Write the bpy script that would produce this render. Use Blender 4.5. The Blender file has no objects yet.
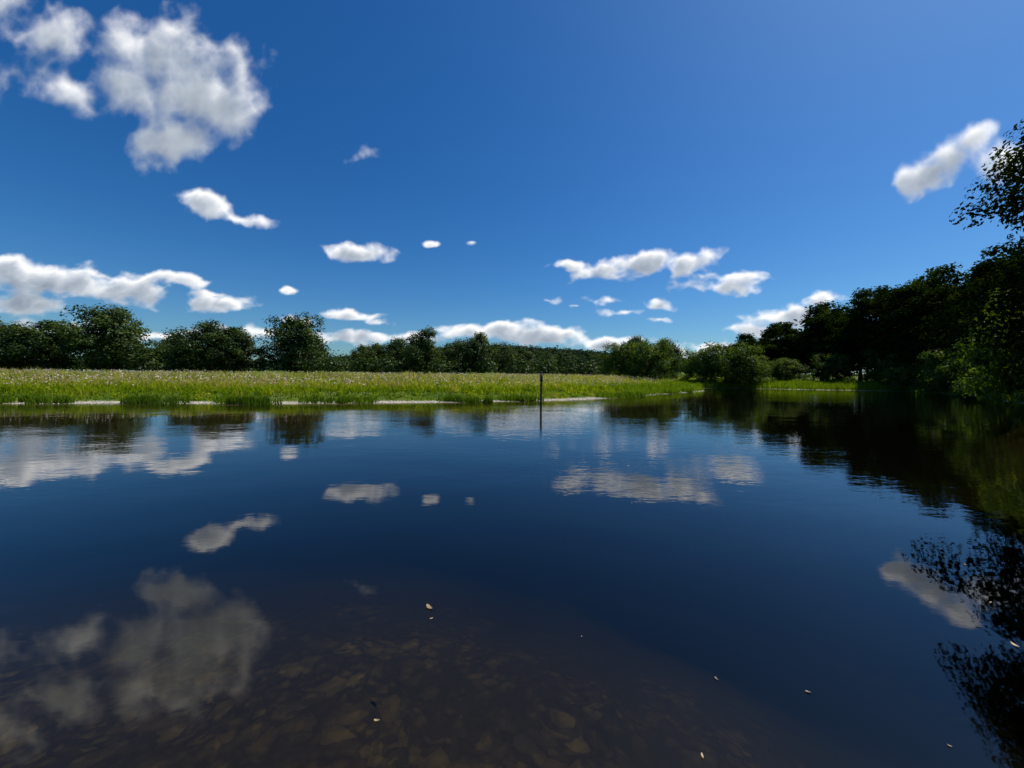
import bpy, math, numpy as np
from mathutils import Matrix, Vector
rng = np.random.default_rng(7)
scene = bpy.context.scene
R = math.radians
SUN_AZ, SUN_EL = 66.0, 57.0
EYE = 2.0

# ------------------------------------------------------------------ helpers
def link(o):
    scene.collection.objects.link(o); return o

def mesh_np(name, V, F, mats, mat_idx=None, attrs=None, smooth=False):
    me = bpy.data.meshes.new(name)
    V = np.asarray(V, dtype=np.float32)
    if not isinstance(F, list): F = [F]
    F = [f for f in F if len(f)]
    loops = np.concatenate([f.ravel() for f in F]).astype(np.int32)
    sizes = np.concatenate([np.full(len(f), f.shape[1]) for f in F]).astype(np.int32)
    starts = np.concatenate([[0], np.cumsum(sizes)[:-1]]).astype(np.int32)
    me.vertices.add(len(V)); me.vertices.foreach_set("co", V.ravel())
    me.loops.add(len(loops)); me.loops.foreach_set("vertex_index", loops)
    me.polygons.add(len(sizes)); me.polygons.foreach_set("loop_start", starts)
    me.polygons.foreach_set("loop_total", sizes)
    for m in mats: me.materials.append(m)
    if mat_idx is not None:
        me.polygons.foreach_set("material_index", np.asarray(mat_idx, dtype=np.int32))
    if smooth:
        me.polygons.foreach_set("use_smooth", np.ones(len(sizes), dtype=bool))
    if attrs:
        for k, a in attrs.items():
            at = me.attributes.new(k, 'FLOAT', 'POINT')
            at.data.foreach_set("value", np.asarray(a, dtype=np.float32))
    me.update(calc_edges=True)
    return me

def obj(name, me, loc=(0,0,0), rot=0, scale=(1,1,1)):
    o = bpy.data.objects.new(name, me)
    o.location = loc; o.rotation_euler = (0,0,rot); o.scale = scale
    return link(o)

def unit(v): return v/ (np.linalg.norm(v, axis=-1, keepdims=True)+1e-9)

# ------------------------------------------------------------------ materials
def new_mat(name):
    m = bpy.data.materials.new(name); m.use_nodes = True
    m.node_tree.nodes.clear(); return m, m.node_tree.nodes, m.node_tree.links

def leaf_mat(name, stops, trans=0.35, gloss=0.0):
    m, N, L = new_mat(name)
    out = N.new('ShaderNodeOutputMaterial')
    at = N.new('ShaderNodeAttribute'); at.attribute_name = 'tint'
    oi = N.new('ShaderNodeObjectInfo')
    ad = N.new('ShaderNodeMath'); ad.operation='MULTIPLY_ADD'
    L.new(oi.outputs['Random'], ad.inputs[0]); ad.inputs[1].default_value=0.25
    L.new(at.outputs['Fac'], ad.inputs[2])
    sb = N.new('ShaderNodeMath'); sb.operation='SUBTRACT'; sb.inputs[1].default_value=0.12
    L.new(ad.outputs[0], sb.inputs[0])
    cr = N.new('ShaderNodeValToRGB')
    el = cr.color_ramp.elements
    el[0].position = stops[0][0]; el[0].color = (*stops[0][1],1)
    el[1].position = stops[-1][0]; el[1].color = (*stops[-1][1],1)
    for p,c in stops[1:-1]:
        e = el.new(p); e.color = (*c,1)
    L.new(sb.outputs[0], cr.inputs[0])
    pr = N.new('ShaderNodeBsdfDiffuse')
    L.new(cr.outputs[0], pr.inputs['Color'])
    tr = N.new('ShaderNodeBsdfTranslucent')
    tm = N.new('ShaderNodeMix'); tm.data_type='RGBA'; tm.blend_type='MULTIPLY'; tm.inputs[0].default_value=1
    L.new(cr.outputs[0], tm.inputs[6]); tm.inputs[7].default_value=(1.4,1.4,0.45,1)
    L.new(tm.outputs[2], tr.inputs['Color'])
    mx = N.new('ShaderNodeMixShader'); mx.inputs[0].default_value = trans
    L.new(pr.outputs[0], mx.inputs[1]); L.new(tr.outputs[0], mx.inputs[2])
    last=mx
    if gloss>0:
        gg=N.new('ShaderNodeBsdfGlossy'); gg.inputs['Roughness'].default_value=.45
        m2=N.new('ShaderNodeMixShader'); m2.inputs[0].default_value=gloss
        L.new(mx.outputs[0],m2.inputs[1]); L.new(gg.outputs[0],m2.inputs[2]); last=m2
    L.new(last.outputs[0], out.inputs[0])
    return m

M_OAK = leaf_mat('oak_leaves', [(0,(0.018,0.033,0.009)),(0.5,(0.042,0.074,0.015)),(1,(0.11,0.14,0.028))], 0.28, 0.015)
M_FOREST = leaf_mat('woodland_leaves', [(0,(0.007,0.014,0.004)),(0.5,(0.017,0.032,0.006)),(1,(0.065,0.095,0.016))], 0.25)
M_BUSH = leaf_mat('bush_leaves', [(0,(0.024,0.05,0.008)),(0.5,(0.066,0.112,0.014)),(1,(0.16,0.21,0.030))], 0.44, 0.012)
M_FAR = leaf_mat('distant_leaves_hazed', [(0,(0.018,0.038,0.024)),(0.5,(0.034,0.057,0.031)),(1,(0.055,0.08,0.040))], 0.10)  # bluish greens: distance haze painted into the leaf colour
M_GRASS = leaf_mat('meadow_blades', [(0,(0.05,0.10,0.006)),(0.3,(0.19,0.27,0.010)),(0.58,(0.29,0.32,0.024)),(0.8,(0.37,0.32,0.10)),(1,(0.44,0.36,0.20))], 0.5)
M_REED = leaf_mat('bank_blades', [(0,(0.04,0.085,0.01)),(0.5,(0.14,0.22,0.016)),(1,(0.21,0.27,0.04))], 0.48)
M_FLOWER = leaf_mat('flower_petals', [(0,(0.50,0.30,0.36)),(0.5,(0.58,0.48,0.44)),(1,(0.74,0.68,0.54))], 0.3)

def bark_mat():
    m,N,L = new_mat('bark')
    out=N.new('ShaderNodeOutputMaterial'); pr=N.new('ShaderNodeBsdfDiffuse')
    tc=N.new('ShaderNodeTexCoord'); mp=N.new('ShaderNodeMapping'); mp.inputs['Scale'].default_value=(6,6,1)
    L.new(tc.outputs['Object'],mp.inputs[0])
    n=N.new('ShaderNodeTexNoise'); n.inputs['Scale'].default_value=3; n.inputs['Detail'].default_value=3
    L.new(mp.outputs[0],n.inputs['Vector'])
    cr=N.new('ShaderNodeValToRGB'); cr.color_ramp.elements[0].color=(0.02,0.016,0.012,1); cr.color_ramp.elements[1].color=(0.09,0.075,0.055,1)
    L.new(n.outputs['Fac'],cr.inputs[0]); L.new(cr.outputs[0],pr.inputs['Color'])
    b=N.new('ShaderNodeBump'); b.inputs['Strength'].default_value=0.6; b.inputs['Distance'].default_value=0.05
    L.new(n.outputs['Fac'],b.inputs['Height']); L.new(b.outputs[0],pr.inputs['Normal'])
    L.new(pr.outputs[0],out.inputs[0]); return m
M_BARK = bark_mat()

# ------------------------------------------------------------------ river outline (metres; x east, y away from the viewer)
WATER = np.array([(-400,60),(-120,26),(-60,21),(-42,22.2),(-30.2,22.9),(-23,24.2),(-16.6,24.2),(-10,26.0),(-4.5,27.2),(2.2,29.6),
 (6.5,32.2),(10.2,36.0),(15,41),(20,46.5),(25.5,52),(27.8,55.5),(28.6,60),(31,65),(38,67.5),(44,66),(50,63.5),(57,62.5),(62,60.5),
 (59.5,53),(55,46),(47.6,37.5),(40.5,29.6),(31,21.5),(22,14.6),(15,8.8),(13.2,4),(12.2,-2.8),(5,-1.6),(0,-0.9),(-10,-1.8),(-60,-8),(-400,-40)], dtype=float)

def sdf(x, y):
    x = np.asarray(x,float).ravel(); y = np.asarray(y,float).ravel()
    d = np.full(x.shape, 1e18); inside = np.zeros(x.shape, bool)
    n = len(WATER)
    for i in range(n):
        ax,ay = WATER[i]; bx,by = WATER[(i+1)%n]
        ex,ey = bx-ax, by-ay
        t = np.clip(((x-ax)*ex+(y-ay)*ey)/(ex*ex+ey*ey),0,1)
        d = np.minimum(d,(x-ax-t*ex)**2+(y-ay-t*ey)**2)
        c = ((ay>y)!=(by>y)) & (x < ex*(y-ay)/(ey if abs(ey)>1e-9 else 1e-9)+ax)
        inside ^= c
    d = np.sqrt(d)
    return np.where(inside,-d,d)

_ph = rng.uniform(0,6.28,(24,)); _kx = rng.normal(0,1,24); _ky = rng.normal(0,1,24)
def wob(x,y,scale):
    s = 0
    for i in range(24):
        k = (1+0.12*i)/scale
        s = s+np.sin(_kx[i]*k*x+_ky[i]*k*y+_ph[i])/(1+0.15*i)
    return s/5.0
def sstep(t): t=np.clip(t,0,1); return t*t*(3-2*t)

def height(x,y,s=None):
    x=np.asarray(x,float); y=np.asarray(y,float)
    if s is None: s = sdf(x,y).reshape(x.shape)
    s = s + wob(x,y,1.5)*0.28*np.exp(-(s/6)**2)
    land = 0.07*np.clip(s,0,1) + 0.50*sstep((s-0.9)/3.2) + 0.60*sstep((s-3)/16) + 0.10*wob(x,y,5)*sstep((s-1)/5) + 0.25*wob(x,y,22)*sstep((s-8)/30)
    land = land + 36*np.exp(-((x+20)/260)**2-((y-600)/140)**2)
    land = land + 2.0*sstep((x-64)/45)*sstep((s-6)/30)
    # the bed shelves gently from the viewer's bank on the left, and drops into a pool under the right bank
    pool = sstep((x+0.35*y+0.6+1.1*wob(x,y,2.5))/10.0)
    bed = -0.10*np.clip(-s,0,1) - 0.48*sstep((-s-0.3)/3.5) - 1.6*sstep((-s-2.6)/9) - 1.5*pool*sstep((-s-0.3)/3.5) + 0.09*wob(x,y,1.0)*sstep(-s)
    return np.where(s>0, np.maximum(land,0.012*np.clip(s*10,0,1)), np.minimum(bed,-.012*np.clip(-s*8,0,1)))

# ------------------------------------------------------------------ ground
def axis(lo, hi, step, far_lo, far_hi, g=1.22):
    a = list(np.arange(lo,hi+1e-6,step))
    st=step; v=hi
    while v<far_hi: st*=g; v+=st; a.append(v)
    st=step; v=lo
    while v>far_lo: st*=g; v-=st; a.insert(0,v)
    return np.array(a)
xs = axis(-62,72,0.5,-2500,2500,1.13); ys = axis(-7,80,0.5,-600,3500,1.12)
X,Y = np.meshgrid(xs,ys)
S = sdf(X,Y).reshape(X.shape); Z = height(X,Y,S)
nx,ny = len(xs),len(ys)
idx = np.arange(nx*ny).reshape(ny,nx)
Fq = np.stack([idx[:-1,:-1],idx[:-1,1:],idx[1:,1:],idx[1:,:-1]],-1).reshape(-1,4)
litter_floor = ((X>27)&(S>2.5)&(Y<130)&(Y<66+ (X-50)*2.5)&(X>1.33*Y-28)).astype(float)  # woodland floor on the right bank, coloured as dark brown leaf litter

def ground_mat():
    m,N,L = new_mat('ground_turf_and_riverbed')
    out=N.new('ShaderNodeOutputMaterial'); pr=N.new('ShaderNodeBsdfDiffuse')
    g=N.new('ShaderNodeNewGeometry')
    at=N.new('ShaderNodeAttribute'); at.attribute_name='shore'
    n1=N.new('ShaderNodeTexNoise'); n1.inputs['Scale'].default_value=0.12; n1.inputs['Detail'].default_value=5; n1.inputs['Roughness'].default_value=0.65
    n2=N.new('ShaderNodeTexNoise'); n2.inputs['Scale'].default_value=3.5; n2.inputs['Detail'].default_value=4
    for n in (n1,n2): L.new(g.outputs['Position'],n.inputs['Vector'])
    turf=N.new('ShaderNodeValToRGB'); e=turf.color_ramp.elements
    e[0].position=0.32; e[0].color=(0.045,0.085,0.014,1); e[1].position=0.72; e[1].color=(0.16,0.16,0.055,1)
    k=e.new(0.5); k.color=(0.085,0.13,0.025,1)
    L.new(n1.outputs['Fac'],turf.inputs[0])
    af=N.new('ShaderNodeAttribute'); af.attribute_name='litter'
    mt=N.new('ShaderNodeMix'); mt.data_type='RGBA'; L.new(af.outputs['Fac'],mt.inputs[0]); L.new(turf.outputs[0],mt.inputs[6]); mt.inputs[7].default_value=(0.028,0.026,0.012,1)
    nd=N.new('ShaderNodeTexNoise'); nd.inputs['Scale'].default_value=1.1; nd.inputs['Detail'].default_value=5; nd.inputs['Roughness'].default_value=.6; L.new(g.outputs['Position'],nd.inputs['Vector'])
    mxv=N.new('ShaderNodeMix'); mxv.data_type='RGBA'; mxv.blend_type='LINEAR_LIGHT'; mxv.inputs[0].default_value=0.22
    L.new(g.outputs['Position'],mxv.inputs[6]); L.new(nd.outputs['Color'],mxv.inputs[7])
    def cob(scale):
        vb=N.new('ShaderNodeTexVoronoi'); vb.inputs['Scale'].default_value=scale; L.new(mxv.outputs[2],vb.inputs['Vector'])
        sb=N.new('ShaderNodeSeparateColor'); L.new(vb.outputs['Color'],sb.inputs[0])
        bed=N.new('ShaderNodeValToRGB'); e=bed.color_ramp.elements
        e[0].color=(0.050,0.037,0.014,1); e[1].color=(0.185,0.140,0.062,1); k=e.new(0.7); k.color=(0.074,0.056,0.022,1)
        L.new(sb.outputs[0],bed.inputs[0])
        dk=N.new('ShaderNodeMapRange'); dk.inputs['From Min'].default_value=0.2; dk.inputs['From Max'].default_value=0.6; dk.inputs['To Min'].default_value=1.0; dk.inputs['To Max'].default_value=0.55
        L.new(vb.outputs['Distance'],dk.inputs['Value'])
        md=N.new('ShaderNodeMix'); md.data_type='RGBA'; md.blend_type='MULTIPLY'; md.inputs[0].default_value=1
        L.new(bed.outputs[0],md.inputs[6]); L.new(dk.outputs[0],md.inputs[7]); return md.outputs[2],sb.outputs[1]
    c1,_=cob(6.5); c2,q2=cob(14)
    gr=N.new('ShaderNodeValToRGB'); gr.color_ramp.elements[0].color=(0.30,0.26,0.20,1); gr.color_ramp.elements[1].color=(0.58,0.53,0.44,1)
    L.new(q2,gr.inputs[0])
    mc=N.new('ShaderNodeMix'); mc.data_type='RGBA'; mc.inputs[0].default_value=.45; L.new(c1,mc.inputs[6]); L.new(c2,mc.inputs[7])
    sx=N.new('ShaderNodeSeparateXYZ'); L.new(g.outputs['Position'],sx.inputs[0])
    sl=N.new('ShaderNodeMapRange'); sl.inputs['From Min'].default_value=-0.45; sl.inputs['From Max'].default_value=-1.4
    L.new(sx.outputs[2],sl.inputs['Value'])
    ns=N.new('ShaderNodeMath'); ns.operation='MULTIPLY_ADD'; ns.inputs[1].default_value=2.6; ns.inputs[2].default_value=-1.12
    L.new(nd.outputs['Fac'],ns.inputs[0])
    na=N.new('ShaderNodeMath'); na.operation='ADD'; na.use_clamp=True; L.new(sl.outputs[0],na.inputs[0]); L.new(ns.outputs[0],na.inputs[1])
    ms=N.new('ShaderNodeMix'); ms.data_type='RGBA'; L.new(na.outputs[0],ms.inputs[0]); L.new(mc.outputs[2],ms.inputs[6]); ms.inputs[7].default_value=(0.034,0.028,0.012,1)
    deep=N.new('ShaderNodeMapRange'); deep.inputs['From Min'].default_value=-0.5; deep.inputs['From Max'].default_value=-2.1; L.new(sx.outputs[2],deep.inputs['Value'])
    ms2=N.new('ShaderNodeMix'); ms2.data_type='RGBA'; L.new(deep.outputs[0],ms2.inputs[0]); L.new(ms.outputs[2],ms2.inputs[6]); ms2.inputs[7].default_value=(0.005,0.005,0.004,1)  # near black with depth: light absorbed by the water, painted into the bed
    nn=N.new('ShaderNodeMath'); nn.operation='MULTIPLY_ADD'; nn.inputs[1].default_value=1.6; L.new(n2.outputs['Fac'],nn.inputs[0]); L.new(at.outputs['Fac'],nn.inputs[2])
    f=N.new('ShaderNodeMapRange'); f.inputs['From Min'].default_value=1.7; f.inputs['From Max'].default_value=2.1; L.new(nn.outputs[0],f.inputs['Value'])
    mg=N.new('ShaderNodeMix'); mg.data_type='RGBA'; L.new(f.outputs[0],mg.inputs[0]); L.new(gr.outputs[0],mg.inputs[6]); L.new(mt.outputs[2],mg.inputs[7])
    fw=N.new('ShaderNodeMapRange'); fw.inputs['From Min'].default_value=-0.10; fw.inputs['From Max'].default_value=0.0; L.new(sx.outputs[2],fw.inputs['Value'])
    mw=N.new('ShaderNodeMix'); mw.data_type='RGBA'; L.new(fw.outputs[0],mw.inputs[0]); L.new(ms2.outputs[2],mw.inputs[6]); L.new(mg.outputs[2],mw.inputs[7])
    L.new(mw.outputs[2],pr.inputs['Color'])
    L.new(pr.outputs[0],out.inputs[0]); return m
obj('ground', mesh_np('ground', np.stack([X.ravel(),Y.ravel(),Z.ravel()],-1), Fq, [ground_mat()], attrs={'shore':S.ravel(),'litter':litter_floor.ravel()}, smooth=True))

# ------------------------------------------------------------------ water
def water_mat():
    m,N,L=new_mat('river_water')
    out=N.new('ShaderNodeOutputMaterial'); g=N.new('ShaderNodeNewGeometry')
    def noise(scale,detail,sc=(1,1,1),rough=0.5):
        mp=N.new('ShaderNodeMapping'); mp.inputs['Scale'].default_value=sc; L.new(g.outputs['Position'],mp.inputs[0])
        n=N.new('ShaderNodeTexNoise'); n.inputs['Scale'].default_value=scale; n.inputs['Detail'].default_value=detail; n.inputs['Roughness'].default_value=rough
        L.new(mp.outputs[0],n.inputs['Vector']); return n
    swell=noise(0.55,1,(0.7,1.0,1))
    rip=noise(3.2,3,(0.6,1.3,1),0.55)
    patch=noise(0.07,2,(0.6,1.4,1))
    pr=N.new('ShaderNodeMapRange'); pr.inputs['From Min'].default_value=0.40; pr.inputs['From Max'].default_value=0.62; pr.inputs['To Min'].default_value=0.15; pr.inputs['To Max'].default_value=1.0
    L.new(patch.outputs['Fac'],pr.inputs['Value'])
    sx=N.new('ShaderNodeSeparateXYZ'); L.new(g.outputs['Position'],sx.inputs[0])
    yr=N.new('ShaderNodeMapRange'); yr.inputs['From Min'].default_value=2.0; yr.inputs['From Max'].default_value=16.0; yr.inputs['To Min'].default_value=0.2; yr.inputs['To Max'].default_value=1.0
    L.new(sx.outputs[1],yr.inputs['Value'])
    pm=N.new('ShaderNodeMath'); pm.operation='MULTIPLY'; L.new(pr.outputs[0],pm.inputs[0]); L.new(yr.outputs[0],pm.inputs[1])
    m1=N.new('ShaderNodeMath'); m1.operation='MULTIPLY'; L.new(rip.outputs['Fac'],m1.inputs[0]); L.new(pm.outputs[0],m1.inputs[1])
    m2=N.new('ShaderNodeMath'); m2.operation='MULTIPLY_ADD'; m2.inputs[1].default_value=0.010; L.new(m1.outputs[0],m2.inputs[0])
    m3=N.new('ShaderNodeMath'); m3.operation='MULTIPLY'; m3.inputs[1].default_value=0.012; L.new(swell.outputs['Fac'],m3.inputs[0]); L.new(m3.outputs[0],m2.inputs[2])
    b=N.new('ShaderNodeBump'); b.inputs['Strength'].default_value=1.0; b.inputs['Distance'].default_value=1.0; L.new(m2.outputs[0],b.inputs['Height'])
    fr=N.new('ShaderNodeFresnel'); fr.inputs['IOR'].default_value=1.48; L.new(b.outputs[0],fr.inputs['Normal'])
    gl=N.new('ShaderNodeBsdfGlossy'); gl.inputs['Roughness'].default_value=0.022; gl.inputs['Color'].default_value=(0.98,0.98,.98,1); L.new(b.outputs[0],gl.inputs['Normal'])
    tr=N.new('ShaderNodeBsdfTransparent'); tr.inputs['Color'].default_value=(0.60,0.58,0.44,1)
    mx=N.new('ShaderNodeMixShader'); L.new(fr.outputs[0],mx.inputs[0]); L.new(tr.outputs[0],mx.inputs[1]); L.new(gl.outputs[0],mx.inputs[2])
    L.new(mx.outputs[0],out.inputs[0]); return m
wv=[(-420,-45,0),(75,-45,0),(75,80,0),(-420,80,0)]
obj('river_water', mesh_np('river_water', wv, np.array([[0,1,2,3]]), [water_mat()]))

# ------------------------------------------------------------------ trees
def tube(pts, rad, sides=6):
    pts=np.asarray(pts,float); n=len(pts)
    V=[];F=[]
    for i in range(n):
        d = pts[min(i+1,n-1)]-pts[max(i-1,0)]; d=d/(np.linalg.norm(d)+1e-9)
        a = np.cross(d,[0.3,0.9,0.1]); a/=np.linalg.norm(a)+1e-9; b=np.cross(d,a)
        for k in range(sides):
            t=2*math.pi*k/sides
            V.append(pts[i]+rad[i]*(a*math.cos(t)+b*math.sin(t)))
    for i in range(n-1):
        for k in range(sides):
            k2=(k+1)%sides
            F.append((i*sides+k,i*sides+k2,(i+1)*sides+k2,(i+1)*sides+k))
    return np.array(V),np.array(F)

def leaves(C, Nrm, size, r):
    n=len(C)
    t = unit(np.cross(Nrm, r.normal(0,1,(n,3)))); b = np.cross(unit(Nrm),t)
    L_=size[:,None]; W=size[:,None]*r.uniform(0.5,0.8,(n,1))
    v0=C-t*L_*0.5; v2=C+t*L_*0.5; v1=C-b*W*0.5+Nrm*L_*0.08; v3=C+b*W*0.5+Nrm*L_*0.08
    V=np.stack([v0,v1,v2,v3],1).reshape(-1,3)
    F=np.arange(n*4).reshape(n,4)
    return V,F

def make_tree(name, seed, H, W, base, n_clump, n_leaf, lsize, mat, trunk_r=0.35, lean=(0,0), skirt=0.5, nlob=(8,12), csize=(.045,.095), flat=.75):
    r=np.random.default_rng(seed)
    Vs=[];Fs=[];mi=[];ti=[];off=0
    def add(V,F,m,t):
        nonlocal off
        Vs.append(V);Fs.append(F+off);mi.append(np.full(len(F),m));ti.append(np.broadcast_to(t,(len(V),)));off+=len(V)
    nl=r.integers(*nlob)
    cz=(base+H)/2; hz=(H-base)/2
    lob=[]
    for i in range(nl):
        a=i*2.4+r.uniform(-.4,.4); f=(i+0.5)/nl
        z=base+ (H-base)*(0.13+0.70*f)
        env=math.sqrt(max(0.05,1-((f-0.38)/0.80)**2))*(1 if f>.3 else (skirt+(1-skirt)*f/.3))
        rr=W*0.5*r.uniform(0.42,0.66)*env
        lob.append((math.cos(a)*rr,math.sin(a)*rr,z, W*0.5*r.uniform(0.34,0.50)*(0.6+0.4*env)))
    lob.append((r.uniform(-.1,.1)*W,r.uniform(-.1,.1)*W,H-W*0.2,W*0.20*r.uniform(0.9,1.1)))
    lob.append((0,0,cz,W*0.30))
    lob=np.array(lob); lob[:,0]+=lean[0]*(lob[:,2]/H); lob[:,1]+=lean[1]*(lob[:,2]/H)
    w=lob[:,3]**2; pick=r.choice(len(lob),n_clump,p=w/w.sum())
    d=unit(r.normal(0,1,(n_clump,3))); d[:,2]=np.where(d[:,2]<-0.6,-d[:,2],d[:,2])
    cc=lob[pick,:3]+d*lob[pick,3:4]*r.uniform(0.5,1.10,(n_clump,1))*np.array([1,1,0.9])
    cc[:,2]=np.clip(cc[:,2],base*0.8,H-0.02*W)
    cr=W*r.uniform(csize[0],csize[1],n_clump)
    axis_c=np.array([lean[0]*.5,lean[1]*.5,cz])
    tp=[np.array([0,0,-0.6])]
    for k in range(1,7):
        f=k/6; tp.append(np.array([lean[0]*f*0.8+r.normal(0,.12)*f,lean[1]*f*0.8+r.normal(0,.12)*f,H*0.8*f]))
    V,F=tube(tp,[trunk_r*1.5]+[trunk_r*(1-0.82*(k/6)) for k in range(1,7)],8); add(V,F,0,0.5)
    tp=np.array(tp)
    for lb in lob:
        k=int(np.clip(round((lb[2]*0.55)/(H*0.8)*6),1,5)); s=tp[k]; e=lb[:3]
        mid=(s+e)/2+np.array([0,0,0.05*H])*r.uniform(-.3,1)+r.normal(0,.02*W,3)
        V,F=tube([s,mid,e],[trunk_r*.42,trunk_r*.25,trunk_r*.10],5); add(V,F,0,0.5)
    for j in r.choice(n_clump,min(n_clump,80),replace=False):
        s=lob[pick[j],:3]; e=cc[j]; V,F=tube([s,(s+e)/2+r.normal(0,.02*W,3),e],[trunk_r*.10,trunk_r*.06,trunk_r*.025],4); add(V,F,0,0.5)
    per=r.multinomial(n_leaf,(cr**1.6)/(cr**1.6).sum())
    ci=np.repeat(np.arange(n_clump),per); n=len(ci)
    dd=unit(r.normal(0,1,(n,3))); rad=r.uniform(0,1,(n,1))**0.5
    C=cc[ci]+dd*rad*cr[ci][:,None]*np.array([1.2,1.2,flat])
    out=unit(C-axis_c)
    Nm=unit(dd*0.5+out*0.45+np.array([0,0,0.45])+r.normal(0,.45,(n,3)))
    V,F=leaves(C,Nm,lsize*r.uniform(0.6,1.35,n),r)
    ct=np.clip(r.normal(0.42,0.20,n_clump),0,1)
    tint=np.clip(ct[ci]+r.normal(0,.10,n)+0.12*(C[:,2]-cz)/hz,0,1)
    add(V,F,1,np.repeat(tint,4))
    return mesh_np(name,np.concatenate(Vs),Fs,[M_BARK,mat],np.concatenate(mi),{'tint':np.concatenate(ti)})

oaks=[make_tree('oak_crown',100+i,16,17+i%3,0.7,260,10500,0.58,M_OAK,trunk_r=0.45,skirt=.75,flat=.95) for i in range(5)]
def place(name, me, x, y, s=(1,1,1), rot=None, dz=0):
    z=float(height(np.array([x]),np.array([y]))[0])
    obj(name, me, (x,y,z+dz), rng.uniform(0,6.28) if rot is None else rot, s)

# (x, y, height m, width m)
OAKS=[(-150,100,14,20),(-137,96,15,19),(-127,97,13,17),(-118,99,14.0,19),(-103,99,17.6,20),(-92,110,9.5,17),(-85,114,10,14),(-78,99,13.8,17),(-70.5,98,12.5,16),
      (-56,100,15.8,18),(-48,132,11,15),(-44,120,10,14),(-36,124,12.5,15),(-25.5,110,14.0,13),(-18,128,12,16),(-10.5,115,13.6,12),
      (-4,131,12,15),(-31,140,12,16),(4,148,11,15),(-66,122,13,17),(-128,125,14,19),(-112,128,12,18),(13,160,11,16),(24,170,11,16),(34,165,10,15),(-60,112,10,14),
      (36,112,12.5,14),(42,106,11,12)]
for i,(x,y,h,w) in enumerate(OAKS):
    place('oak_tree',oaks[i%5],x,y,(w/18,w/18,h/16))

wood=[make_tree('woodland_crown',200+i,16,11,0.4,260,14000,0.45,M_FOREST,trunk_r=0.28,skirt=.8,flat=1.0) for i in range(4)]
bush=[make_tree('bush_crown',300+i,6,8.5,0.05,190,13000,0.23,M_BUSH,trunk_r=0.12,skirt=1.0,nlob=(10,13),flat=.95) for i in range(3)]
WOOD=[(57,82,10,11),(61,86,13,12),(62,77,13,12),(66,82,16,13),(66,73,17.5,12),(73,77,19,13),(69,67,17,12),(76,70,20.5,13),(80,76,21,13),
      (69,62,16,12),(77,63,20,13),(67.5,56,15.5,12),(75,56,19.5,13),(64.5,50,15.5,12),(71,49,20,13),(61,44,16,12),(67,42,20.5,13),(57.5,37.0,17.5,12),
      (62,34,21,13),(53.5,29.5,19,12),(57,25,22,13),(47,22.5,20,12),(51,17,21,13),(38,15.5,19,11),(43,11,19,13),(30,10,15,9),(35,5,16,11),(84,66,23,14),(82,56,23,14),(78,46,23,14),(72,36,23,14),(51,85,9,10),
      (72,88,18,14),(64,94,14,12),(56,92,11,12),(68,24,22,14),(22,-2,14,10),(25,5,14,9)]
for i,(x,y,h,w) in enumerate(WOOD):
    place('woodland_tree',wood[i%4],x,y,(w/11,w/11,h/16))
BUSH=[(39.5,69.0,8.0,11),(35.5,71.5,7.0,9),(44,71,5.5,8),(27.5,77,8.4,10),(22.5,81,8,9),(32,81,7.5,9),(60.5,52,6,8.5),(63.5,57,5.5,8),(57,45,6.5,8.5),(51.5,38.5,7.5,9),(46.6,32.8,9.8,11),
      (42.0,28.3,11.0,11),(37.0,23.4,9.5,10),(29,17.3,5.5,7),(65.5,64.5,6,8),(53,75,5,9),(60,72,6,9),(48,77,5,9),(66,68,7,8),(20,11,4.5,5),(53.5,41.5,6.5,8),(58.5,48.5,6,8),(62.5,61.5,4,6)]
for i,(x,y,h,w) in enumerate(BUSH):
    nm='willow_bush' if i<3 else 'riverside_bush'
    place(nm,bush[i%3],x,y,(w/8.5,w/8.5,h/6),dz=-0.35)

near=make_tree('alder_crown',411,10.5,9.4,0.9,400,80000,0.125,M_FOREST,trunk_r=0.16,lean=(-0.8,0),skirt=.7,csize=(.04,.08),flat=.9)
place('alder_tree',near,16.6,8.9,rot=0.0)

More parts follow.
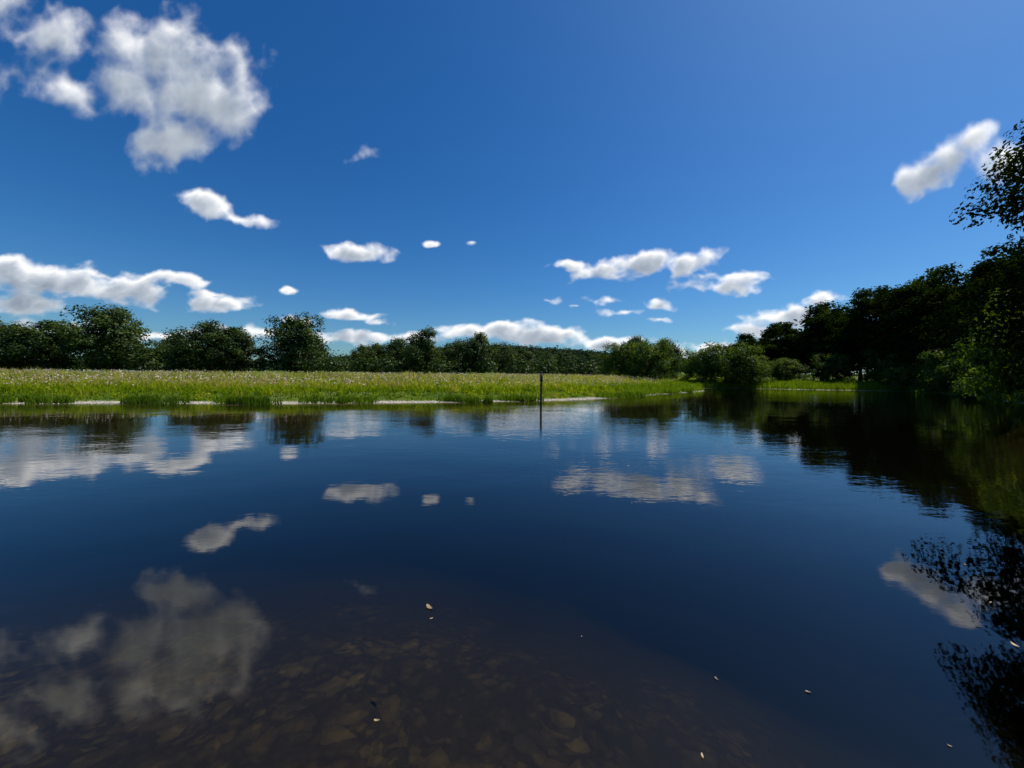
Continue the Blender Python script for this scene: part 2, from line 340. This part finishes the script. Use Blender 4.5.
# distant woodland (one mass)
def far_mass():
    r=np.random.default_rng(55); C=[];N_=[];T=[];Sz=[]
    def tree(x,y,h,w,n,ls):
        z=float(height(np.array([x]),np.array([y]))[0])
        d=unit(r.normal(0,1,(n,3))); d[:,2]=np.abs(d[:,2])*1.3-0.3
        wobl=1+0.25*np.sin(d[:,0:1]*5+x)+0.2*np.sin(d[:,2:3]*7+y)
        c=np.array([x,y,z+h*0.42])+d*wobl*np.array([w/2,w/2,h/2])*r.uniform(0.7,1,(n,1))
        C.append(c);N_.append(unit(d+np.array([0,0,.4])+r.normal(0,.4,(n,3))));T.append(np.clip(r.normal(r.uniform(.2,.6),.12,n),0,1));Sz.append(ls*r.uniform(.6,1.3,n))
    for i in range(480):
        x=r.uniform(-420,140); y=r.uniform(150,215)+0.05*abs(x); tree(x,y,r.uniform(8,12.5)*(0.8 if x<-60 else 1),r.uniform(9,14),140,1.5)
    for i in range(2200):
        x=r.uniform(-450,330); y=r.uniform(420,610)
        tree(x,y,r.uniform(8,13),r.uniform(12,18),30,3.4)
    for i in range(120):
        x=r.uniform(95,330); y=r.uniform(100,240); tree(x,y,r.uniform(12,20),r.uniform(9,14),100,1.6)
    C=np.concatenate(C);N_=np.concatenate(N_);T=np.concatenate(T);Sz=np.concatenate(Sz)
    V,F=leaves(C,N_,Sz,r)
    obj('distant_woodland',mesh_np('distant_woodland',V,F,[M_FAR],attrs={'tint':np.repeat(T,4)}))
    C=[];N_=[];T=[];Sz=[]
    for i in range(230):
        x=r.uniform(-190,50); y=r.uniform(98,112)+max(0,(x+60)*.22); tree(x,y,r.uniform(3.5,7.5),r.uniform(4,8),130,.75)
    C=np.concatenate(C);N_=np.concatenate(N_);T=np.concatenate(T);Sz=np.concatenate(Sz)
    V,F=leaves(C,N_,Sz,r)
    obj('hedgerow',mesh_np('hedgerow',V,F,[M_OAK],attrs={'tint':np.repeat(T,4)}))
far_mass()

# ------------------------------------------------------------------ meadow grass
def blades(P, h, w, lean, r):
    n=len(P); a=r.uniform(0,6.283,n); ca,sa=np.cos(a),np.sin(a)
    z0=np.zeros(n)
    side=np.stack([ca,sa,z0],1); ln=r.uniform(0,6.283,n)
    tip=np.stack([np.cos(ln)*lean*h,np.sin(ln)*lean*h,h],1)
    v0=P-side*w[:,None]*.5; v1=P+side*w[:,None]*.5
    mid=P+tip*np.array([0.35,0.35,0.6])
    v2=mid+side*w[:,None]*.42; v3=mid-side*w[:,None]*.42; v4=P+tip
    V=np.stack([v0,v1,v2,v3,v4],1).reshape(-1,3); b=(np.arange(n)*5)[:,None]
    return V,b+np.array([[0,1,2,3]]),b+np.array([[3,2,4]])

def scatter(r, n, x0,x1,y0,y1, smin, smax):
    x=r.uniform(x0,x1,n); y=r.uniform(y0,y1,n); s=sdf(x,y)
    k=(s>smin)&(s<smax)
    return x[k],y[k],s[k]

def meadow():
    r=np.random.default_rng(77); PV=[];H_=[];W_=[];T=[];LN=[]
    def band(x,y,s,hmin,hmax,w,tb,lean=0.9):
        cl=wob(x,y,1.1); cl2=wob(x+91,y-37,6)
        z=height(x,y,s)
        h=r.uniform(hmin,hmax,len(x))*(1+0.9*np.clip(cl,-1,1.2)+.45*np.clip(cl2,-1,1))
        h*=np.clip((s-0.6)/3.0,0.4,1)
        PV.append(np.stack([x,y,z-0.03],1));H_.append(h);W_.append(w*r.uniform(.6,1.4,len(x)))
        T.append(np.clip(tb(s)+0.26*cl2+0.32*cl+r.normal(0,.12,len(x)),0,1));LN.append(r.uniform(0.1,1,len(x))*lean)
    tb=lambda s:0.30+0.36*sstep((s-3)/9)
    x,y,s=scatter(r,400000,-75,32,19,75,0.75,11)
    k=(y<66)&((x<30)); x,y,s=x[k],y[k],s[k]
    keep=r.uniform(0,1,len(x))<np.clip((s-0.75)/0.9+0.7*wob(x,y,1.2),0.0,1); x,y,s=x[keep],y[keep],s[keep]
    band(x,y,s,0.20,0.52,0.06,tb)
    x,y,s=scatter(r,120000,-110,32,30,80,11,45); band(x,y,s,0.30,0.72,0.08,tb,.6)
    x,y,s=scatter(r,50000,-190,60,60,150,30,140); band(x,y,s,0.30,0.6,0.14,tb,.6)
    P=np.concatenate(PV);h=np.concatenate(H_);w=np.concatenate(W_);t=np.concatenate(T);ln=np.concatenate(LN)
    V,F4,F3=blades(P,h,w,ln,r)
    obj('meadow_grass',mesh_np('meadow_grass',V,[F4,F3],[M_GRASS],attrs={'tint':np.repeat(t,5)}))
    cx,cy,cs=scatter(r,11000,-75,32,20,70,1.2,24)
    k=(wob(cx,cy,4)+r.normal(0,.5,len(cx))>0.0); cx,cy,cs=cx[k],cy[k],cs[k]
    nper=55; ci=np.repeat(np.arange(len(cx)),nper); n=len(ci)
    rr=r.uniform(.2,.65,len(cx)); hh=r.uniform(.3,1.2,len(cx))*np.clip(cs/4,.45,1)
    d=unit(r.normal(0,1,(n,3))); d[:,2]=np.abs(d[:,2])
    C=np.stack([cx,cy,height(cx,cy,cs)],1)[ci]+d*np.stack([rr,rr,hh],1)[ci]*r.uniform(.4,1,(n,1))
    V,F=leaves(C,unit(d+np.array([0,0,.5])+r.normal(0,.5,(n,3))),r.uniform(.07,.17,n),r)
    tt=np.clip(r.normal(.20,.24,len(cx))[ci]+r.normal(0,.08,n),0,1)
    obj('meadow_weeds',mesh_np('meadow_weeds',V,F,[M_GRASS],attrs={'tint':np.repeat(tt,4)}))
    x,y,s=scatter(r,70000,-85,30,24,85,3.5,34)
    k=(wob(x,y,3.0)+.6*wob(x+7,y,1.1)+r.normal(0,.25,len(x))>0.12); x,y,s=x[k],y[k],s[k]; n=len(x)
    z=height(x,y,s)+r.uniform(0.40,1.0,n)
    V,F=leaves(np.stack([x,y,z],1),unit(np.stack([r.normal(0,.6,n),r.normal(0,.6,n)-.4,np.ones(n)],1)),r.uniform(.06,.17,n),r)
    obj('wildflowers',mesh_np('wildflowers',V,F,[M_FLOWER],attrs={'tint':np.repeat(r.uniform(0,1,n),4)}))
meadow()

def bank_plants():
    r=np.random.default_rng(78); PV=[];H_=[];W_=[];T=[]
    x,y,s=scatter(r,220000,28,80,0,80,0.0,9); k=(y>55); x,y,s=x[k],y[k],s[k]
    PV.append(np.stack([x,y,height(x,y,s)-.03],1)); H_.append(r.uniform(.4,1.2,len(x))*(1+.4*wob(x,y,2)));W_.append(r.uniform(.04,.09,len(x)));T.append(np.clip(.5+.2*wob(x,y,3)+r.normal(0,.1,len(x)),0,1))
    x,y,s=scatter(r,120000,11,66,-6,55,0.0,6)
    PV.append(np.stack([x,y,height(x,y,s)-.03],1)); H_.append(r.uniform(.3,.9,len(x))*(1+.4*wob(x,y,2)));W_.append(r.uniform(.02,.05,len(x)));T.append(np.clip(.35+.2*wob(x,y,3)+r.normal(0,.1,len(x)),0,1))
    for i in range(75):
        u=r.uniform(-48,26); ys_=np.interp(u,WATER[2:16,0],WATER[2:16,1]); n=r.integers(60,260); rr=r.uniform(.2,.8)
        a=r.uniform(0,6.28,n); q=np.sqrt(r.uniform(0,1,n))*rr
        x=u+np.cos(a)*q*1.6; y=ys_+r.uniform(0.0,0.9)+np.sin(a)*q; s=sdf(x,y)
        PV.append(np.stack([x,y,np.maximum(height(x,y,s),-.05)-.03],1)); H_.append(r.uniform(.2,.6,n));W_.append(r.uniform(.03,.06,n));T.append(np.clip(r.uniform(.0,.35)+r.normal(0,.07,n),0,1))
    P=np.concatenate(PV);h=np.concatenate(H_);w=np.concatenate(W_);t=np.concatenate(T)
    V,F4,F3=blades(P,h,w,r.uniform(.1,.6,len(h)),r)
    obj('bank_grass',mesh_np('bank_grass',V,[F4,F3],[M_REED],attrs={'tint':np.repeat(t,5)}))
bank_plants()

def simple_mat(name,c0,c1,rough=.8):
    m,N,L=new_mat(name); out=N.new('ShaderNodeOutputMaterial'); pr=N.new('ShaderNodeBsdfPrincipled'); pr.inputs['Roughness'].default_value=rough
    at=N.new('ShaderNodeAttribute'); at.attribute_name='tint'; g=N.new('ShaderNodeNewGeometry')
    n=N.new('ShaderNodeTexNoise'); n.inputs['Scale'].default_value=25; n.inputs['Detail'].default_value=4; L.new(g.outputs['Position'],n.inputs['Vector'])
    a=N.new('ShaderNodeMath'); a.operation='MULTIPLY_ADD'; a.inputs[1].default_value=.5; L.new(n.outputs['Fac'],a.inputs[0]); L.new(at.outputs['Fac'],a.inputs[2])
    cr=N.new('ShaderNodeValToRGB'); cr.color_ramp.elements[0].color=(*c0,1); cr.color_ramp.elements[1].color=(*c1,1); cr.color_ramp.elements[0].position=.2; cr.color_ramp.elements[1].position=1
    L.new(a.outputs[0],cr.inputs[0]); L.new(cr.outputs[0],pr.inputs['Base Color']); L.new(pr.outputs[0],out.inputs[0]); return m
def pebbles():
    r=np.random.default_rng(5)
    x,y,s=scatter(r,200000,-75,27,19,56,-0.1,1.1)
    n=len(x); z=np.maximum(height(x,y,s),-0.02)
    o=np.array([[1,0,0],[0,1,0],[-1,0,0],[0,-1,0],[0,0,.7],[0,0,-.7]],float)
    sc=r.uniform(.02,.07,(n,1,1)); an=r.uniform(0,6.28,n)
    rot=np.zeros((n,3,3)); rot[:,0,0]=np.cos(an);rot[:,0,1]=-np.sin(an);rot[:,1,0]=np.sin(an);rot[:,1,1]=np.cos(an);rot[:,2,2]=1
    V=(np.einsum('nij,kj->nki',rot,o)*sc*r.uniform(.7,1.3,(n,6,1))+np.stack([x,y,z],1)[:,None,:]).reshape(-1,3)
    f=np.array([[0,1,4],[1,2,4],[2,3,4],[3,0,4],[1,0,5],[2,1,5],[3,2,5],[0,3,5]])
    F=(np.arange(n)*6)[:,None,None]+f[None]
    obj('shoreline_gravel',mesh_np('shoreline_gravel',V,F.reshape(-1,3),[simple_mat('pebble',(.22,.19,.14),(.54,.50,.42))],attrs={'tint':np.repeat(r.uniform(0,.7,n),6)}))
pebbles()

# ------------------------------------------------------------------ wooden post at the far waterline
def post():
    x,y=2.15,28.3
    zs=[-0.9,-0.1,0.5,1.1,1.6,2.0,2.22,2.30]; rad=[.085,.082,.078,.08,.077,.078,.074,.045]
    pts=[(0.006*math.sin(i*2),0.005*math.cos(i),z) for i,z in enumerate(zs)]
    V,F=tube(pts,rad,10); cap=np.array([[70+i for i in range(10)]])
    me=mesh_np('post',V,[F,cap],[simple_mat('weathered_wood',(.02,.016,.012),(.07,.06,.045),.85)],attrs={'tint':np.full(len(V),.1)})
    root=bpy.data.objects.new('wooden_post',None); link(root); root.location=(x,y,0)
    p=obj('post',me); p.parent=root
    b=np.array([(-.10,-.105,1.55),(.10,-.105,1.55),(.10,-.105,2.12),(-.10,-.105,2.12),(-.10,-.08,1.55),(.10,-.08,1.55),(.10,-.08,2.12),(-.10,-.08,2.12)])
    bf=np.array([[0,1,2,3],[5,4,7,6],[4,0,3,7],[1,5,6,2],[3,2,6,7],[4,5,1,0]])
    q=obj('marker_board',mesh_np('board',b,bf,[simple_mat('dark_board',(.02,.02,.02),(.05,.045,.04),.8)],attrs={'tint':np.full(8,.1)})); q.parent=root
post()

def floating():
    r=np.random.default_rng(9); V=[];F=[];T=[];o=0
    L0=[(-.69,3.25,.085,.4),(-.64,3.10,.03,.9),(-.76,2.17,.035,.6),(1.37,2.50,.03,.3),(1.90,2.40,.03,.5),(3.8,2.85,.06,.95),(1.02,1.98,.03,.8),(.55,2.9,.015,.7),(4.3,3.4,.03,.7),(2.6,8.5,.08,.8),(1.9,6.0,.03,.6),(-3.5,5.2,.03,.5),(4.9,4.1,.03,.6),(2.4,2.05,.02,.5)]
    for x,y,sz,t in L0:
        a=r.uniform(0,6.28); n=10; ring=[]
        for k in range(n):
            th=6.283*k/n; l=math.cos(th); w=.36*math.sin(th)*(1-.25*l)
            X_=sz*.5*(l*math.cos(a)-w*math.sin(a)); Y_=sz*.5*(l*math.sin(a)+w*math.cos(a))
            V.append((x+X_,y+Y_,.004+.10*sz*l*l+.004*r.random())); T.append(t)
        V.append((x,y,.003));T.append(t)
        F+= [(o+k,o+(k+1)%n,o+n) for k in range(n)]; o+=n+1
    obj('floating_leaves',mesh_np('floating_leaves',np.array(V),np.array(F),[simple_mat('dead_leaf',(.12,.075,.03),(.36,.26,.14),.6)],attrs={'tint':np.array(T)}))
floating()

# ------------------------------------------------------------------ clouds: a sparse glowing shell 6 km out, light and shade painted in
# each puff: eastward slope*385 + 512, height slope*385 below 375, half width, half height, weight, roll
CL=[(150,55,50,36,1,0),(200,90,60,50,1,0),(125,90,50,30,.85,-.3),(60,45,66,32,.72,-.2),(5,15,60,30,.74,-.2),(20,75,62,32,.68,-.2),(182,144,44,26,.95,0),(230,110,36,38,.95,0),(160,42,48,24,.95,0),(85,95,60,22,.66,-.3),
 (210,203,28,12,.9,-.35),(238,221,34,8,.8,-.1),(360,253,28,9,.9,0),(426,243,9,4,.8,0),(467,244,5,3,.6,0),(355,160,40,10,.38,.4),
 (60,283,85,17,.95,-.1),(30,304,60,12,.85,0),(120,293,50,15,.95,-.1),(10,266,50,13,.9,-.1),(180,281,38,7,.8,-.1),(222,304,34,9,.9,0),(215,296,24,6,.7,0),
 (352,315,28,6,.9,0),(380,321,22,5,.8,0),(292,320,22,5,.8,0),(285,291,11,5,.8,0),(335,336,46,7,.85,0),(150,337,50,6,.7,0),(60,330,60,8,.7,0),(375,338,55,7,.9,0),
 (490,330,48,9,1,0),(540,336,56,8,.95,0),(600,342,46,6,.9,0),(240,332,60,6,.6,0),(-60,300,60,30,.8,0),(-90,120,70,40,.7,0),
 (640,265,42,11,1,.1),(690,262,28,11,1,.25),(604,272,28,7,.9,.1),(568,267,17,5,.8,0),(722,284,42,10,1,.05),(702,274,16,5,.5,.3),(745,279,22,7,.9,0),
 (545,300,18,4,.55,0),(600,300,24,5,.6,0),(655,307,18,5,.85,0),(625,312,24,4,.75,0),(650,320,16,3,.8,0),(580,306,14,3,.6,0),
 (792,314,42,12,1,.2),(818,302,28,8,.95,.1),(760,333,36,7,.8,0),(725,347,44,7,.9,0),(775,346,34,8,.85,0),(680,352,30,5,.7,0),
 (920,174,48,17,1,.3),(945,160,42,20,1,.4),(962,141,28,12,1,.3),(995,162,46,19,1,.1),(898,183,24,8,.9,.2),(1060,180,60,20,.9,0),(1150,90,60,30,.9,0),
 (1100,300,50,20,.8,0),(-200,250,90,30,.9,0)]
def perlin(x,y,seed):
    r=np.random.default_rng(seed); T=256; ang=r.uniform(0,6.283,(T,T)); gx,gy=np.cos(ang),np.sin(ang)
    xi=np.floor(x).astype(int); yi=np.floor(y).astype(int); xf=x-xi; yf=y-yi
    def g(ix,iy,dx,dy):
        a=ix%T; b=iy%T; return gx[a,b]*dx+gy[a,b]*dy
    u=xf**3*(xf*(xf*6-15)+10); v=yf**3*(yf*(yf*6-15)+10)
    a=g(xi,yi,xf,yf)*(1-u)+g(xi+1,yi,xf-1,yf)*u
    b=g(xi,yi+1,xf,yf-1)*(1-u)+g(xi+1,yi+1,xf-1,yf-1)*u
    return (a*(1-v)+b*v)*1.5
def fbm(x,y,seed,octs,gain=.55,billow=False):
    s=0;amp=1;tot=0
    for o in range(octs):
        n=perlin(x*2**o+o*7.3,y*2**o+o*3.1,seed+o)
        if billow: n=1-2.2*np.abs(n)
        s=s+amp*n; tot+=amp; amp*=gain
    return s/tot
def clouds():
    st=R(0.085)
    azs=np.arange(R(-72),R(72),st); els=np.arange(R(0.6),R(50),st)
    A,E=np.meshgrid(azs,els)
    gx=np.tan(A); gy=np.tan(E)/np.cos(A)            # eastward and upward slopes
    yn=np.where(gy<.28,gy*1.6,.28*1.6+(gy-.28)); xn=gx
    wx=fbm(xn*7,yn*7,11,4); wy=fbm(xn*7+50,yn*7+9,21,4)
    aw=gx+wx*.036; ew=gy+wy*.022
    B=np.zeros_like(A)
    for (u,v,ru,rv,wt,rot) in CL:
        bx=(u-512)/385; bz=(375+(u-512)*0.0093-v)/385
        ra=ru/385*1.55; re=rv/385*1.6
        c,s_=math.cos(rot),math.sin(rot)
        dx=aw-bx; dy=ew-bz
        msk=(np.abs(dx)<ra*1.3)&(np.abs(dy)<(re+ra*abs(s_))*1.2)
        dx=dx[msk];dy=dy[msk]
        q=np.clip(1-np.sqrt(((dx*c+dy*s_)/ra)**2+((-dx*s_+dy*c)/re)**2),0,1)*wt
        k=.14; b=B[msk]; h=np.clip(k-np.abs(b-q),0,k)/k
        B[msk]=np.where((q>0)|(b>0),np.maximum(b,q)+h*h*k*.25*((q>0)&(b>0)),0)
    big=sstep((gy-.4)/.3)
    n1=fbm(xn*9,yn*9,31,6,.48); n2=fbm(xn*12+3,yn*12,51,5,.42,True)*(1-big)+big*fbm(xn*8+3,yn*8,71,5,.42,True)
    D=1.55*B-0.46+(0.80-.1*big)*n1+(0.40-.05*big)*(n2-.25); D=np.where(B>0,D,-1)
    al=sstep(D/(0.66+.30*big))*np.clip(B*9,0,1)
    P=np.clip(D+.50*(n2-.3),0,1.5); acc=np.zeros_like(P)
    for k in range(1,18):
        dy=int(round(k*2.4)); dx=int(round(k*1.2))
        sh=np.zeros_like(P); sh[:-dy,:-dx]=P[dy:,dx:]; acc+=sh*(1.3-.045*k)
    lit=np.exp(-acc*(0.25-.10*big))*0.92+0.08  # self-shadow marched towards the sun, baked into the cloud colour
    core=np.clip(D/1.3,0,1)
    lit=np.clip(lit*(1.10-.25*core)+0.24*np.clip(1-D*1.3,0,1)*(1-.7*big)+0.24*(n2-.2)+.06-.02*big,0,1)
    rad=6000.0
    V=np.stack([np.sin(A)*np.cos(E),np.cos(A)*np.cos(E),np.sin(E)],-1)*rad
    ny,nx=A.shape; idx=np.arange(nx*ny).reshape(ny,nx)
    F=np.stack([idx[:-1,:-1],idx[:-1,1:],idx[1:,1:],idx[1:,:-1]],-1).reshape(-1,4)
    on=al.ravel()>0.003; F=F[on[F].any(1)]
    used=np.unique(F); remap=np.zeros(nx*ny,int); remap[used]=np.arange(len(used))
    m,N,L=new_mat('cloud'); out=N.new('ShaderNodeOutputMaterial')
    aa=N.new('ShaderNodeAttribute'); aa.attribute_name='cover'; ab=N.new('ShaderNodeAttribute'); ab.attribute_name='lit'
    cr=N.new('ShaderNodeValToRGB'); e_=cr.color_ramp.elements; e_[0].position=.03; e_[0].color=(.17,.21,.28,1); e_[1].position=.88; e_[1].color=(1,1,1,1)
    k=e_.new(.42); k.color=(.45,.50,.57,1)
    L.new(ab.outputs['Fac'],cr.inputs[0])
    em=N.new('ShaderNodeEmission'); em.inputs['Strength'].default_value=1.12; L.new(cr.outputs[0],em.inputs[0])
    tr=N.new('ShaderNodeBsdfTransparent'); mx=N.new('ShaderNodeMixShader'); L.new(aa.outputs['Fac'],mx.inputs[0]); L.new(tr.outputs[0],mx.inputs[1]); L.new(em.outputs[0],mx.inputs[2]); L.new(mx.outputs[0],out.inputs[0])
    try: m.cycles.emission_sampling='NONE'
    except Exception as ex: print(ex)
    obj('clouds',mesh_np('clouds',V.reshape(-1,3)[used],remap[F],[m],attrs={'cover':(al*.97).ravel()[used],'lit':lit.ravel()[used]},smooth=True))
clouds()

# ------------------------------------------------------------------ sky
w=bpy.data.worlds.new("World"); scene.world=w; w.use_nodes=True
N=w.node_tree.nodes; L=w.node_tree.links; N.clear()
sky=N.new('ShaderNodeTexSky'); sky.sky_type='NISHITA'; sky.sun_disc=False
sky.sun_elevation=R(SUN_EL); sky.sun_rotation=R(SUN_AZ); sky.altitude=0; sky.air_density=1.0; sky.dust_density=0.8; sky.ozone_density=3.5
hs=N.new('ShaderNodeHueSaturation'); hs.inputs['Saturation'].default_value=1.34; hs.inputs['Value'].default_value=1.0; L.new(sky.outputs[0],hs.inputs['Color'])
ml=N.new('ShaderNodeMix'); ml.data_type='RGBA'; ml.blend_type='MULTIPLY'; ml.inputs[0].default_value=1; L.new(hs.outputs[0],ml.inputs[6]); ml.inputs[7].default_value=(.66,.98,1.20,1)
bg=N.new('ShaderNodeBackground'); bg.inputs['Strength'].default_value=0.083; L.new(ml.outputs[2],bg.inputs['Color'])
ow=N.new('ShaderNodeOutputWorld'); L.new(bg.outputs[0],ow.inputs[0])
try:
    w.cycles.sampling_method='MANUAL'; w.cycles.sample_map_resolution=256
except Exception as ex: print(ex)

# ------------------------------------------------------------------ sun
sd=(math.sin(R(SUN_AZ))*math.cos(R(SUN_EL)),math.cos(R(SUN_AZ))*math.cos(R(SUN_EL)),math.sin(R(SUN_EL)))
sl=bpy.data.lights.new('sun','SUN'); sl.energy=5.0; sl.angle=R(0.53); sl.color=(1,.95,.86)
so=link(bpy.data.objects.new('sun',sl)); so.location=(60,50,80)
so.rotation_euler=Vector(sd).to_track_quat('Z','Y').to_euler()

# ------------------------------------------------------------------ camera
cam=bpy.data.cameras.new('camera'); cam.sensor_width=36; cam.lens=385/1024*36; cam.clip_end=12000; cam.clip_start=0.05
co=link(bpy.data.objects.new('camera',cam))
co.matrix_world=Matrix.Translation((0,0,EYE))@Matrix.Rotation(R(90-1.35),4,'X')@Matrix.Rotation(R(0.53),4,'Z')
scene.camera=co
scene.view_settings.view_transform='Standard'; scene.view_settings.look='None'; scene.view_settings.exposure=0
